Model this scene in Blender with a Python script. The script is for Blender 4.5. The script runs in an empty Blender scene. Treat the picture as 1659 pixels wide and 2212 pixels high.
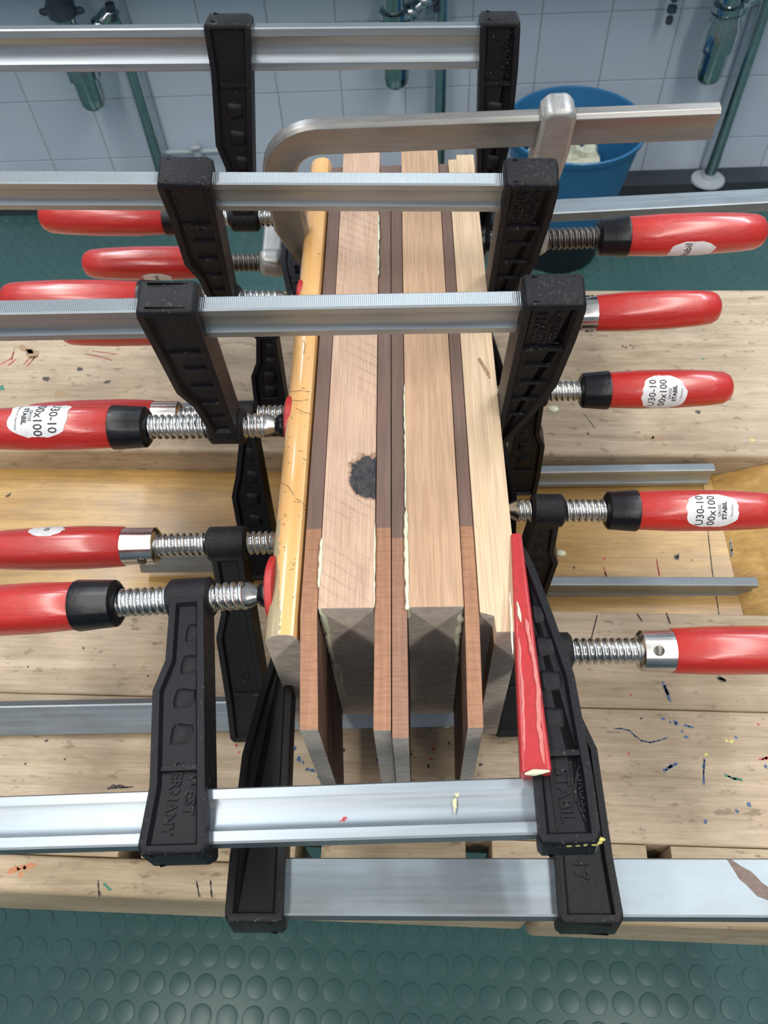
import bpy, bmesh, math, random
import numpy as np
from mathutils import Matrix, Vector, noise as mnoise
random.seed(7)
PI=math.pi
C=bpy.context.scene.collection
# ---------------------------------------------------------------- units: one unit = 0.833 mm, z=0 at the top of the glued boards
S=0.000833
FLOOR=-1072.0; BENCH=-222.0; TRAY=-256.0
def W(x,y,z): return Vector((x*S,y*S,(z-FLOOR)*S))
# ---------------------------------------------------------------- camera
FPX=1704.44; PITCH=0.9802; ROLL=-0.0694; YAW=-0.0619; CP=Vector((17.41,-216.08,426.2))
F_=Vector((math.sin(YAW)*math.cos(PITCH),math.cos(YAW)*math.cos(PITCH),-math.sin(PITCH)))
r_=Vector((math.cos(YAW),-math.sin(YAW),0)); u_=r_.cross(F_)
RT=math.cos(ROLL)*r_+math.sin(ROLL)*u_; UP=-math.sin(ROLL)*r_+math.cos(ROLL)*u_
cam=bpy.data.cameras.new('camera'); co=bpy.data.objects.new('camera',cam); C.objects.link(co)
cam.sensor_fit='VERTICAL'; cam.sensor_height=36.0; cam.lens=36.0*FPX/2212.0
cam.clip_start=0.02; cam.clip_end=50
cam.dof.use_dof=True; cam.dof.focus_distance=0.42; cam.dof.aperture_fstop=22
co.matrix_world=Matrix(((RT.x,UP.x,-F_.x,0),(RT.y,UP.y,-F_.y,0),(RT.z,UP.z,-F_.z,0),(0,0,0,1)))
co.location=W(*CP)
bpy.context.scene.camera=co
def at(u,v,z):                     # point of the horizontal plane z seen at a pixel
    d=F_+(u-829.5)/FPX*RT-(v-1106)/FPX*UP
    return CP+d*((z-CP.z)/d.z)
# ---------------------------------------------------------------- world, lamps, exposure
sc=bpy.context.scene
sc.view_settings.view_transform='Standard'; sc.view_settings.look='None'; sc.view_settings.gamma=1
sc.view_settings.use_curve_mapping=False
sc.view_settings.exposure=-0.30
w=bpy.data.worlds.new('world'); sc.world=w; w.use_nodes=True
nt=w.node_tree; bg=nt.nodes['Background']; bg.inputs[1].default_value=0.50
tc=nt.nodes.new('ShaderNodeTexCoord'); sp=nt.nodes.new('ShaderNodeSeparateXYZ'); rp=nt.nodes.new('ShaderNodeValToRGB')
mr=nt.nodes.new('ShaderNodeMapRange'); mr.inputs[1].default_value=-1; mr.inputs[2].default_value=1
nt.links.new(tc.outputs['Generated'],sp.inputs[0]); nt.links.new(sp.outputs[2],mr.inputs[0]); nt.links.new(mr.outputs[0],rp.inputs[0])
rp.color_ramp.elements[0].position=0.3; rp.color_ramp.elements[0].color=(0.13,0.17,0.19,1)
rp.color_ramp.elements[1].position=0.9; rp.color_ramp.elements[1].color=(0.80,0.88,1.0,1)
e=rp.color_ramp.elements.new(0.55); e.color=(0.46,0.56,0.68,1)
nt.links.new(rp.outputs[0],bg.inputs[0])
def tube_or_fill_lamp(x,y,z,L,pw,col=(1,0.95,0.88),width=0.10,ax='Y'):
    l=bpy.data.lights.new('tube_or_fill_lamp','AREA'); l.shape='RECTANGLE'; l.size=width; l.size_y=L; l.energy=pw; l.color=col
    o=bpy.data.objects.new('tube_or_fill_lamp',l); C.objects.link(o); o.location=W(x,y,z)
    if ax=='X': o.rotation_euler=(0,0,PI/2)
    return o
tube_or_fill_lamp(-850,100,1400,1.5,15)
tube_or_fill_lamp(850,100,1400,1.5,15)
tube_or_fill_lamp(-900,-1750,1400,1.5,19)
tube_or_fill_lamp(900,-1750,1400,1.5,19)
tube_or_fill_lamp(-1000,1500,1500,1.2,17,(.86,.93,1.0))  # bluish fill added out of view to brighten the tiled wall and far floor
tube_or_fill_lamp(1300,1500,1500,1.2,20,(.86,.93,1.0))  # second added fill, lifting the right side of the wall
# ---------------------------------------------------------------- node material helpers
def mat(name):
    m=bpy.data.materials.new(name); m.use_nodes=True
    return m,m.node_tree,m.node_tree.nodes['Principled BSDF']
def N(nt,t,**k):
    n=nt.nodes.new(t)
    for a,b in k.items():
        if a.startswith('i_'):
            n.inputs[int(a[2:])].default_value=b
        else: setattr(n,a,b)
    return n
def LK(nt,a,b): nt.links.new(a,b)
def coords(nt,scale=(1,1,1),loc=(0,0,0),src='Object'):
    t=N(nt,'ShaderNodeTexCoord'); m=N(nt,'ShaderNodeMapping'); m.inputs['Scale'].default_value=scale; m.inputs['Location'].default_value=loc
    LK(nt,t.outputs[src],m.inputs[0]); return m.outputs[0]
def noise(nt,vec,sc_,det=4,rough=.55,dist=0):
    n=N(nt,'ShaderNodeTexNoise'); n.inputs['Scale'].default_value=sc_; n.inputs['Detail'].default_value=det; n.inputs['Roughness'].default_value=rough; n.inputs['Distortion'].default_value=dist
    LK(nt,vec,n.inputs['Vector']); return n.outputs['Fac']
def ramp(nt,fac,stops):
    r=N(nt,'ShaderNodeValToRGB'); e=r.color_ramp.elements
    while len(e)<len(stops): e.new(0.5)
    for x,(p,c) in zip(e,stops): x.position=p; x.color=(*c,1) if len(c)==3 else c
    LK(nt,fac,r.inputs[0]); return r.outputs[0]
def mix(nt,f,a,b,mode='MIX'):
    m=N(nt,'ShaderNodeMix',data_type='RGBA',blend_type=mode)
    for s,x in ((0,f),(6,a),(7,b)):
        if isinstance(x,(int,float)): m.inputs[s].default_value=x
        elif isinstance(x,tuple): m.inputs[s].default_value=(*x,1)
        else: LK(nt,x,m.inputs[s])
    return m.outputs[2]
def math_(nt,op,a,b=0.0,c=0.0,clamp=False):
    m=N(nt,'ShaderNodeMath',operation=op,use_clamp=clamp)
    for i,x in enumerate((a,b,c)):
        if isinstance(x,(int,float)): m.inputs[i].default_value=x
        else: LK(nt,x,m.inputs[i])
    return m.outputs[0]
def bump(nt,b,h,strength=.3,dist=.001):
    n=N(nt,'ShaderNodeBump'); n.inputs['Strength'].default_value=strength; n.inputs['Distance'].default_value=dist
    LK(nt,h,n.inputs['Height']); LK(nt,n.outputs[0],b.inputs['Normal'])
BW=lambda a:(a,a,a)
def wood(name,c1,c2,rough=.6,stretch=(1,.06,1),gs=260,fib=900,saw=0,coat=0,knots=0,grainmix=.7):
    m,nt,b=mat(name)
    v=coords(nt,stretch); g=noise(nt,v,gs,5,.6,.6)
    col=ramp(nt,g,[(.3,c1),(.7,c2)])
    v2=coords(nt,(stretch[0],stretch[1]*.5,stretch[2])); f=noise(nt,v2,fib,3,.6)
    col=mix(nt,grainmix,col,ramp(nt,f,[(.35,BW(.72)),(.62,BW(1.06))]),'MULTIPLY')
    v3=coords(nt); big=noise(nt,v3,18,3)
    col=mix(nt,.6,col,ramp(nt,big,[(.3,BW(.88)),(.7,BW(1.08))]),'MULTIPLY')
    h=f
    if saw:
        s=N(nt,'ShaderNodeTexWave',wave_type='BANDS',bands_direction='DIAGONAL'); s.inputs['Scale'].default_value=55; s.inputs['Distortion'].default_value=1.5; s.inputs['Detail'].default_value=2
        LK(nt,coords(nt,(1,1.4,1)),s.inputs['Vector'])
        msk=ramp(nt,noise(nt,coords(nt,loc=(3,1,0)),14,2),[(.45,BW(0)),(.65,BW(1))])
        col=mix(nt,math_(nt,'MULTIPLY',msk,saw),col,ramp(nt,s.outputs['Fac'],[(.0,BW(.74)),(.25,BW(1.05))]),'MULTIPLY')
    LK(nt,col,b.inputs['Base Color']); b.inputs['Roughness'].default_value=rough
    b.inputs['Coat Weight'].default_value=coat; b.inputs['Coat Roughness'].default_value=.08
    bump(nt,b,h,.18,.0006)
    m['col']=1
    return m,nt,b,col
M={}
M['maple_right']=wood('maple_cream',(.68,.49,.31),(.78,.60,.41),stretch=(1,.05,1),gs=200)[0]
M['beech']=wood('beech_tan',(.52,.33,.205),(.62,.41,.265),stretch=(1,.05,1),gs=160,fib=1200)[0]
# pink board with the knot
m,nt,b,col=wood('beech_knotted',(.56,.37,.26),(.67,.47,.35),stretch=(1,.07,1),gs=150,fib=1000,saw=.7)
tcn=N(nt,'ShaderNodeTexCoord'); mp=N(nt,'ShaderNodeMapping',vector_type='TEXTURE')
mp.inputs['Location'].default_value=((-8)*S,98*S,(0-FLOOR)*S); mp.inputs['Scale'].default_value=(17*S,22*S,34*S); mp.inputs['Rotation'].default_value=(0,0,.25)
LK(nt,tcn.outputs['Object'],mp.inputs[0])
vm=N(nt,'ShaderNodeVectorMath',operation='LENGTH'); LK(nt,mp.outputs[0],vm.inputs[0])
nz=noise(nt,coords(nt),75,5,.6); d=math_(nt,'ADD',vm.outputs['Value'],math_(nt,'MULTIPLY',math_(nt,'SUBTRACT',nz,.5),1.3))
kn=ramp(nt,d,[(.0,BW(1)),(.80,BW(1)),(.84,BW(0))])
ringm=ramp(nt,d,[(.7,BW(0)),(.86,BW(.7)),(1.05,BW(.0))])
kc=ramp(nt,noise(nt,coords(nt,(1,.4,1)),420,4,.7,1),[(.35,(.012,.012,.014)),(.6,(.05,.05,.055)),(.75,(.16,.11,.08))])
col=mix(nt,ringm,col,(.22,.11,.06)); col=mix(nt,kn,col,kc)
tear=ramp(nt,noise(nt,coords(nt,(1,1,1)),900,3,.7),[(.55,BW(1)),(.68,BW(.62))])
tm=ramp(nt,noise(nt,coords(nt,(1.0,.8,1),(5,2,0)),38,3),[(.5,BW(0)),(.62,BW(.8))])
sy=N(nt,'ShaderNodeSeparateXYZ'); LK(nt,tcn.outputs['Object'],sy.inputs[0])
tm=math_(nt,'MULTIPLY',tm,math_(nt,'LESS_THAN',sy.outputs[1],80*S))
col=mix(nt,tm,col,tear,'MULTIPLY')
LK(nt,col,b.inputs['Base Color']); M['knot']=m
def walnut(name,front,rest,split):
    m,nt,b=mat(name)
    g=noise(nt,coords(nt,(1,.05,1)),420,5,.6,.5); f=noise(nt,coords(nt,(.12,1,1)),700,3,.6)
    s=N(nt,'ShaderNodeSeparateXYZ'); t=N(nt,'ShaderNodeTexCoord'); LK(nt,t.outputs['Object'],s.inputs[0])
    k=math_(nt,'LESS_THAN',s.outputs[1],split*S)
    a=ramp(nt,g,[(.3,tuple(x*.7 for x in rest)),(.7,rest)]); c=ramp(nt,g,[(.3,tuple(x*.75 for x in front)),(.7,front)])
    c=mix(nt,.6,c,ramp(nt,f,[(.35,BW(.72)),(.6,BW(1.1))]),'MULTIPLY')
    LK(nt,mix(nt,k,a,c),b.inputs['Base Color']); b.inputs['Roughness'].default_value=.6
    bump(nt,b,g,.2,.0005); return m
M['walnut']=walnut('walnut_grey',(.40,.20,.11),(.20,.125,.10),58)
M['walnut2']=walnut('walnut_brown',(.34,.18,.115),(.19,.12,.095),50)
M['walnut_side']=wood('walnut_side',(.05,.025,.018),(.20,.11,.075),stretch=(1,.05,.4),gs=300)[0]
M['endgrain']=wood('pale_end_grain',(.50,.43,.36),(.66,.58,.50),stretch=(.5,1,1.2),gs=120,fib=500,rough=.75)[0]
M['endgrain2']=wood('walnut_end_grain',(.38,.35,.32),(.48,.44,.40),stretch=(.5,1,1.2),gs=160,fib=700,rough=.8)[0]
# varnished yellow batten with worn edges
m,nt,b,bare=wood('batten_bare',(.36,.29,.17),(.62,.50,.31),stretch=(1,.05,1),gs=180,rough=.65)
t=N(nt,'ShaderNodeTexCoord'); s=N(nt,'ShaderNodeSeparateXYZ'); LK(nt,t.outputs['Object'],s.inputs[0])
xx=math_(nt,'ADD',s.outputs[0],math_(nt,'MULTIPLY',math_(nt,'SUBTRACT',noise(nt,coords(nt,(1,.3,1)),130,4,.7),.5),14*S))
yy=s.outputs[1]
lft=math_(nt,'ADD',-72.5*S,math_(nt,'MULTIPLY',math_(nt,'MAXIMUM',math_(nt,'SUBTRACT',95*S,yy),0.0),.095))
v=math_(nt,'MULTIPLY',math_(nt,'GREATER_THAN',xx,lft),math_(nt,'LESS_THAN',xx,-50.5*S))
vc=ramp(nt,noise(nt,coords(nt,(1,.08,1)),200,4),[(.3,(.80,.43,.14)),(.7,(.92,.56,.24))])
scr=N(nt,'ShaderNodeTexVoronoi',feature='DISTANCE_TO_EDGE'); scr.inputs['Scale'].default_value=60; LK(nt,coords(nt,(.7,.35,1)),scr.inputs[0])
vc=mix(nt,ramp(nt,noise(nt,coords(nt,(.3,1,1)),620,2,.5),[(.70,BW(0)),(.73,BW(.8))]),vc,(.07,.05,.03))
LK(nt,mix(nt,v,bare,vc),b.inputs['Base Color'])
LK(nt,math_(nt,'MULTIPLY',v,.9),b.inputs['Coat Weight']); LK(nt,math_(nt,'MULTIPLY_ADD',v,-.3,.65),b.inputs['Roughness'])
b.inputs['Coat Roughness'].default_value=.12
M['batten']=m
def benchwood(name,c1,c2,coat=0,dark=(.16,.11,.06),rough=.55,speck=.5,xs=.06):
    m,nt,b=mat(name)
    g=noise(nt,coords(nt,(xs,1,1)),110,5,.6,.8)
    col=ramp(nt,g,[(.3,c1),(.68,c2)])
    f=noise(nt,coords(nt,(xs,1,1)),620,3,.6)
    col=mix(nt,.55,col,ramp(nt,f,[(.34,BW(.74)),(.62,BW(1.06))]),'MULTIPLY')
    big=noise(nt,coords(nt,(.6,1,1),(2,0,0)),11,5,.6)
    col=mix(nt,.85,col,ramp(nt,big,[(.34,(.62,.58,.50)),(.62,(1.08,1.07,1.05))]),'MULTIPLY')
    sp_=noise(nt,coords(nt,(.45,1,1),(1,7,0)),170,3,.65)
    col=mix(nt,ramp(nt,sp_,[(.60,BW(0)),(.70,BW(speck))]),col,dark)
    st=noise(nt,coords(nt,(.5,1,1),(8,3,0)),45,3,.55)
    col=mix(nt,ramp(nt,st,[(.58,BW(0)),(.72,BW(.45))]),col,(.30,.22,.13))
    LK(nt,col,b.inputs['Base Color']); b.inputs['Roughness'].default_value=rough
    b.inputs['Coat Weight'].default_value=coat; b.inputs['Coat Roughness'].default_value=.25
    bump(nt,b,f,.25,.0008); return m
M['bench']=benchwood('bench_beech',(.42,.325,.22),(.60,.49,.365),speck=.65)
M['bench2']=benchwood('bench_beech_edge',(.42,.32,.20),(.57,.465,.33),speck=.7)
M['bench_low']=benchwood('bench_frame',(.40,.30,.18),(.52,.41,.27))
M['tray']=benchwood('tray_varnished',(.42,.24,.06),(.66,.42,.14),coat=.35,rough=.4,speck=.25)
def steel(name,c,rough,metal=1.0,serr=True,streak=.5,scale=(.03,1,1),spots=.15,nb=.15,freq=500):
    m,nt,b=mat(name)
    f=noise(nt,coords(nt,scale),freq,4,.6); big=noise(nt,coords(nt,(.4,1,1)),60,4,.6)
    col=mix(nt,streak,(c[0],c[1],c[2]),ramp(nt,f,[(.3,tuple(x*.72 for x in c)),(.7,tuple(min(1,x*1.12) for x in c))]))
    col=mix(nt,ramp(nt,big,[(.42,BW(0)),(.72,BW(spots))]),col,(.25,.24,.22))
    LK(nt,col,b.inputs['Base Color']); b.inputs['Metallic'].default_value=metal
    LK(nt,math_(nt,'MULTIPLY_ADD',f,.2,rough-.1),b.inputs['Roughness'])
    if serr:
        t=N(nt,'ShaderNodeTexCoord'); s=N(nt,'ShaderNodeSeparateXYZ'); LK(nt,t.outputs['Object'],s.inputs[0])
        sn=N(nt,'ShaderNodeSeparateXYZ'); LK(nt,t.outputs['Normal'],sn.inputs[0])
        wv=math_(nt,'SINE',math_(nt,'MULTIPLY',s.outputs[0],2*PI/(1.15*S)))
        k=math_(nt,'GREATER_THAN',math_(nt,'ABSOLUTE',sn.outputs[2]),.9)
        h=math_(nt,'ADD',math_(nt,'MULTIPLY',wv,k),math_(nt,'MULTIPLY',f,.15))
        bump(nt,b,h,.4,.0003)
        cc=mix(nt,math_(nt,'MULTIPLY',k,math_(nt,'MULTIPLY_ADD',wv,.35,.5)),col,tuple(x*.4 for x in c)); LK(nt,cc,b.inputs['Base Color'])
    elif nb: bump(nt,b,f,nb,.0003)
    return m
M['zinc']=steel('zinc_rail',(.43,.485,.525),.47,freq=380)
M['zinc_flat']=steel('zinc_rail_flat',(.39,.45,.49),.54,spots=.4,freq=380)
M['dull_steel']=steel('dull_rail',(.30,.295,.285),.40,metal=.7,serr=False,spots=.5,scale=(.1,1,1))
M['thread']=steel('thread_steel',(.66,.68,.68),.26,serr=False,scale=(1,1,1),spots=.1,nb=0,freq=60)
M['thread_dark']=steel('thread_dark',(.16,.15,.14),.38,serr=False,scale=(1,1,1),nb=0,freq=60)
M['ferrule']=steel('ferrule_steel',(.66,.65,.63),.2,serr=False,scale=(1,1,1),spots=.2,nb=0,freq=60)
M['cast_grey']=steel('cast_grey',(.46,.46,.45),.48,metal=.75,serr=False,scale=(1,1,1),spots=.5)
M['chrome']=steel('chrome',(.62,.68,.68),.14,serr=False,scale=(1,1,1),spots=.1,nb=0,freq=60)
def simple(name,c,rough=.5,coat=0,metal=0,nz=0,ns=300,bs=.2,sub=None):
    m,nt,b=mat(name)
    f=noise(nt,coords(nt),ns,4,.6)
    col=mix(nt,1.0,c,ramp(nt,f,[(.3,BW(1-nz)),(.7,BW(1+nz))]),'MULTIPLY')
    LK(nt,col,b.inputs['Base Color']); b.inputs['Roughness'].default_value=rough; b.inputs['Metallic'].default_value=metal
    b.inputs['Coat Weight'].default_value=coat; b.inputs['Coat Roughness'].default_value=.06
    if bs: bump(nt,b,f,bs,.0006)
    return m
# black enamelled cast iron with bright chipped specks
def cast(name,c,chip):
    m,nt,b=mat(name)
    f=noise(nt,coords(nt),520,5,.7); g=noise(nt,coords(nt,loc=(4,4,4)),1500,3,.6)
    geo=N(nt,'ShaderNodeNewGeometry')
    k=math_(nt,'MULTIPLY',ramp(nt,f,[(.59,BW(0)),(.71,BW(1))]),ramp(nt,geo.outputs['Pointiness'],[(.50,BW(.0)),(.53,BW(.1)),(.58,BW(1))]))
    col=mix(nt,math_(nt,'MULTIPLY',k,chip),c,(.30,.29,.28))
    LK(nt,col,b.inputs['Base Color']); b.inputs['Roughness'].default_value=.45; b.inputs['Specular IOR Level'].default_value=.28
    bump(nt,b,math_(nt,'ADD',f,math_(nt,'MULTIPLY',g,.5)),.4,.0007); return m
M['cast']=cast('cast_black',(.006,.006,.009),.8)
M['cast_brown']=cast('cast_black_worn',(.010,.010,.011),1.0)
def red_lacquer(name,c):
    m,nt,b=mat(name)
    f=noise(nt,coords(nt,(.25,1,1)),160,4,.6); sc1=noise(nt,coords(nt,(.5,1,1),(3,3,3)),330,3,.7)
    col=mix(nt,.5,c,ramp(nt,f,[(.3,tuple(x*.78 for x in c)),(.7,tuple(min(1,x*1.12) for x in c))]))
    col=mix(nt,ramp(nt,sc1,[(.69,BW(0)),(.73,BW(.7))]),col,(.10,.03,.02))
    LK(nt,col,b.inputs['Base Color']); b.inputs['Roughness'].default_value=.35; b.inputs['Coat Weight'].default_value=.6; b.inputs['Coat Roughness'].default_value=.16
    bump(nt,b,noise(nt,coords(nt,(.25,1,1)),230,4,.65),.5,.0012); return m
M['red']=red_lacquer('red_lacquer',(.50,.020,.014))
M['black_plastic']=simple('black_plastic',(.004,.005,.008),.3,coat=0)
M['black_plastic'].node_tree.nodes['Principled BSDF'].inputs['Specular IOR Level'].default_value=.35
M['pad_red']=simple('red_rubber',(.50,.028,.028),.45,coat=.1,nz=.15)
M['cap_red']=simple('red_plastic_cap',(.46,.035,.038),.35,coat=.2,nz=.12)
M['glue']=simple('dried_glue',(.70,.72,.52),.35,coat=.3,nz=.1,ns=400)
M['glue_thin']=simple('thin_glue_film',(.62,.17,.15),.25,coat=.5,nz=.15,ns=400)
M['glue_yellow']=simple('yellow_glue',(.58,.58,.36),.4,nz=.2,ns=500)
M['paper']=simple('label_paper',(.72,.74,.76),.5,nz=.08,ns=200,bs=.05)
M['ink']=simple('label_ink',(.02,.02,.025),.5,bs=0)
M['ink_red']=simple('red_ink',(.6,.06,.05),.5,bs=0)
for k,c in dict(blue=(.05,.11,.24),red=(.50,.06,.06),green=(.03,.20,.13),yellow=(.62,.58,.18),dark=(.06,.045,.04),orange=(.50,.20,.08),rust=(.16,.11,.09),grey=(.25,.30,.30),brown=(.34,.22,.12)).items():
    M['p_'+k]=simple('paint_'+k,c,.5,nz=.25,ns=500,bs=.1)
m,nt,b=mat('rubber_green'); f=noise(nt,coords(nt),9,5,.6); f2=noise(nt,coords(nt),200,3,.6)
LK(nt,mix(nt,.5,ramp(nt,f,[(.3,(.040,.104,.102)),(.7,(.055,.132,.125))]),ramp(nt,f2,[(.3,(.040,.101,.097)),(.7,(.057,.136,.13))])),b.inputs['Base Color'])
b.inputs['Roughness'].default_value=.27; bump(nt,b,f2,.08,.0006); M['rubber']=m
m,nt,b=mat('tile_white'); f=noise(nt,coords(nt,src='Object'),6,3); oi=N(nt,'ShaderNodeObjectInfo')
LK(nt,mix(nt,math_(nt,'MULTIPLY',oi.outputs['Random'],.5),(.63,.71,.82),(.59,.67,.79)),b.inputs['Base Color']); b.inputs['Roughness'].default_value=.16; b.inputs['Coat Weight'].default_value=.0
bump(nt,b,f,.12,.004); M['tile']=m
M['grout']=simple('grout',(.48,.52,.55),.85,nz=.15)
M['kerb']=simple('dark_kerb',(.045,.055,.065),.5,nz=.1)
M['bin_blue']=simple('bin_blue_plastic',(.03,.16,.34),.38,coat=.1,nz=.06,ns=40,bs=.05)
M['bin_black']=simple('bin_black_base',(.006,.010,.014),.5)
M['waste']=simple('waste_paper',(.52,.53,.40),.7,nz=.15,ns=60)
M['fitting']=simple('dark_fitting',(.05,.07,.09),.35,nz=.1)
M['pipe_pale']=simple('pale_pipe',(.50,.55,.58),.4,nz=.1)
# ---------------------------------------------------------------- mesh builder
class MB:
    def __init__(s): s.v=[]; s.f=[]; s.m=[]
    def add(s,vs,fs,mi=0,T=None):
        n=len(s.v)
        s.v+= [tuple(T@Vector(p)) if T is not None else tuple(p) for p in vs]
        s.f+= [tuple(n+i for i in f) for f in fs]; s.m+=[mi]*len(fs); return s
    def box(s,lo,hi,mi=0,T=None):
        x0,y0,z0=lo;x1,y1,z1=hi
        return s.add([(x0,y0,z0),(x1,y0,z0),(x1,y1,z0),(x0,y1,z0),(x0,y0,z1),(x1,y0,z1),(x1,y1,z1),(x0,y1,z1)],
          [(0,3,2,1),(4,5,6,7),(0,1,5,4),(1,2,6,5),(2,3,7,6),(3,0,4,7)],mi,T)
    def prism(s,poly,a,b,axes='xzy',mi=0,T=None):     # poly in first two axes, extruded along the third
        ix={'x':0,'y':1,'z':2}; A,B_,D_=[ix[c] for c in axes]
        vs=[]
        for h in (a,b):
            for p,q in poly:
                t=[0,0,0]; t[A]=p;t[B_]=q;t[D_]=h; vs.append(tuple(t))
        n=len(poly)
        fs=[tuple(range(n)),tuple(range(2*n-1,n-1,-1))]+[(i,(i+1)%n+0,(i+1)%n+n,i+n)[::-1] for i in range(n)]
        return s.add(vs,fs,mi,T)
    def lathe(s,prof,seg=24,mi=0,T=None,axis='x',wob=None,cap=True):    # prof [(x,r)]
        vs=[];fs=[]
        for j,(x,r) in enumerate(prof):
            for i in range(seg):
                a=2*PI*i/seg; rr=r*(wob(x,a) if wob else 1)
                p=(x,rr*math.cos(a),rr*math.sin(a)) if axis=='x' else (rr*math.cos(a),rr*math.sin(a),x)
                vs.append(p)
        for j in range(len(prof)-1):
            for i in range(seg):
                a=j*seg+i;b=j*seg+(i+1)%seg; fs.append((a,b,b+seg,a+seg))
        if cap: fs.append(tuple(range(seg))[::-1]); fs.append(tuple((len(prof)-1)*seg+i for i in range(seg)))
        return s.add(vs,fs,mi,T)
    def tube(s,pts,r,seg=12,mi=0,T=None,radii=None):
        pts=[Vector(p) for p in pts]; vs=[];fs=[]; n=len(pts)
        up=Vector((0,0,1)); t0=(pts[1]-pts[0]).normalized()
        if abs(t0.dot(up))>.95: up=Vector((0,1,0))
        nrm=(up-up.dot(t0)*t0).normalized()
        for j,p in enumerate(pts):
            t=((pts[min(j+1,n-1)]-pts[max(j-1,0)])).normalized(); nrm=(nrm-nrm.dot(t)*t).normalized(); bi=t.cross(nrm)
            rr=radii[j] if radii else r
            for i in range(seg):
                a=2*PI*i/seg; vs.append(tuple(p+rr*(math.cos(a)*nrm+math.sin(a)*bi)))
        for j in range(n-1):
            for i in range(seg):
                a=j*seg+i;b=j*seg+(i+1)%seg; fs.append((a,b,b+seg,a+seg))
        fs.append(tuple(range(seg))[::-1]); fs.append(tuple((n-1)*seg+i for i in range(seg)))
        return s.add(vs,fs,mi,T)
    def ell(s,c,r,seg=14,rings=8,mi=0,nz=0,T=None):
        vs=[];fs=[]
        for j in range(rings+1):
            th=PI*j/rings
            for i in range(seg):
                a=2*PI*i/seg; d=Vector((math.sin(th)*math.cos(a),math.sin(th)*math.sin(a),math.cos(th)))
                k=1+(nz*mnoise.noise(d*1.7+Vector(c)*.13) if nz else 0)
                vs.append((c[0]+r[0]*d.x*k,c[1]+r[1]*d.y*k,c[2]+r[2]*d.z*k))
        for j in range(rings):
            for i in range(seg):
                a=j*seg+i;b=j*seg+(i+1)%seg; fs.append((a,a+seg,b+seg,b))
        return s.add(vs,fs,mi,T)
    def build(s,name,mats,parent=None,bevel=0,seg=2,smooth=35,world=False,loc=None,sub=0):
        me=bpy.data.meshes.new(name)
        k=Vector((0,0,-FLOOR)) if world else Vector((0,0,0))
        off=Vector(loc) if loc is not None else Vector((0,0,0))
        me.from_pydata([tuple((Vector(p)+k-off)*S) for p in s.v],[],s.f)
        if not isinstance(mats,(list,tuple)): mats=[mats]
        for mm in mats: me.materials.append(mm)
        me.polygons.foreach_set('material_index',s.m)
        bm=bmesh.new(); bm.from_mesh(me); bmesh.ops.recalc_face_normals(bm,faces=bm.faces); bm.to_mesh(me); bm.free()
        if smooth:
            me.polygons.foreach_set('use_smooth',[True]*len(me.polygons)); me.set_sharp_from_angle(angle=math.radians(smooth))
        o=bpy.data.objects.new(name,me); C.objects.link(o)
        if parent: o.parent=parent
        if loc is not None: o.location=off*S
        if bevel:
            b=o.modifiers.new('bevel','BEVEL'); b.width=bevel*S; b.segments=seg; b.limit_method='ANGLE'; b.angle_limit=math.radians(40); b.harden_normals=False
        if sub:
            q=o.modifiers.new('sub','SUBSURF'); q.levels=sub; q.render_levels=sub
        return o
def tag(o,label=None,cat=None,group=None,kind=None):
    if label: o['label']=label
    if cat: o['category']=cat
    if group: o['group']=group
    if kind: o['kind']=kind
    return o
def empty(name,M4=None,loc=None):
    o=bpy.data.objects.new(name,None); C.objects.link(o); o.empty_display_size=.02
    if M4 is not None: o.matrix_world=M4
    elif loc is not None: o.location=W(*loc)
    return o
def textpts(body,size,bold=0):
    cu=bpy.data.curves.new('t','FONT'); cu.body=body; cu.size=size; cu.align_x='CENTER'; cu.align_y='CENTER'; cu.offset=bold; cu.resolution_u=2
    o=bpy.data.objects.new('t',cu); C.objects.link(o)
    dg=bpy.context.evaluated_depsgraph_get(); dg.update(); me=o.evaluated_get(dg).to_mesh()
    vs=[tuple(v.co) for v in me.vertices]; fs=[tuple(p.vertices) for p in me.polygons]
    bpy.data.objects.remove(o); bpy.data.curves.remove(cu)
    return vs,fs
# ================================================================ SETTING
def plane_box(name,lo,hi,mt,parent=None,kind='structure',bevel=0):
    o=MB().box(lo,hi).build(name,mt,parent,world=True,smooth=0,bevel=bevel)
    if kind: o['kind']=kind
    return o
floor=plane_box('floor',(-2600,-1900,FLOOR-40),(2600,2060,FLOOR),M['rubber'])
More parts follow.
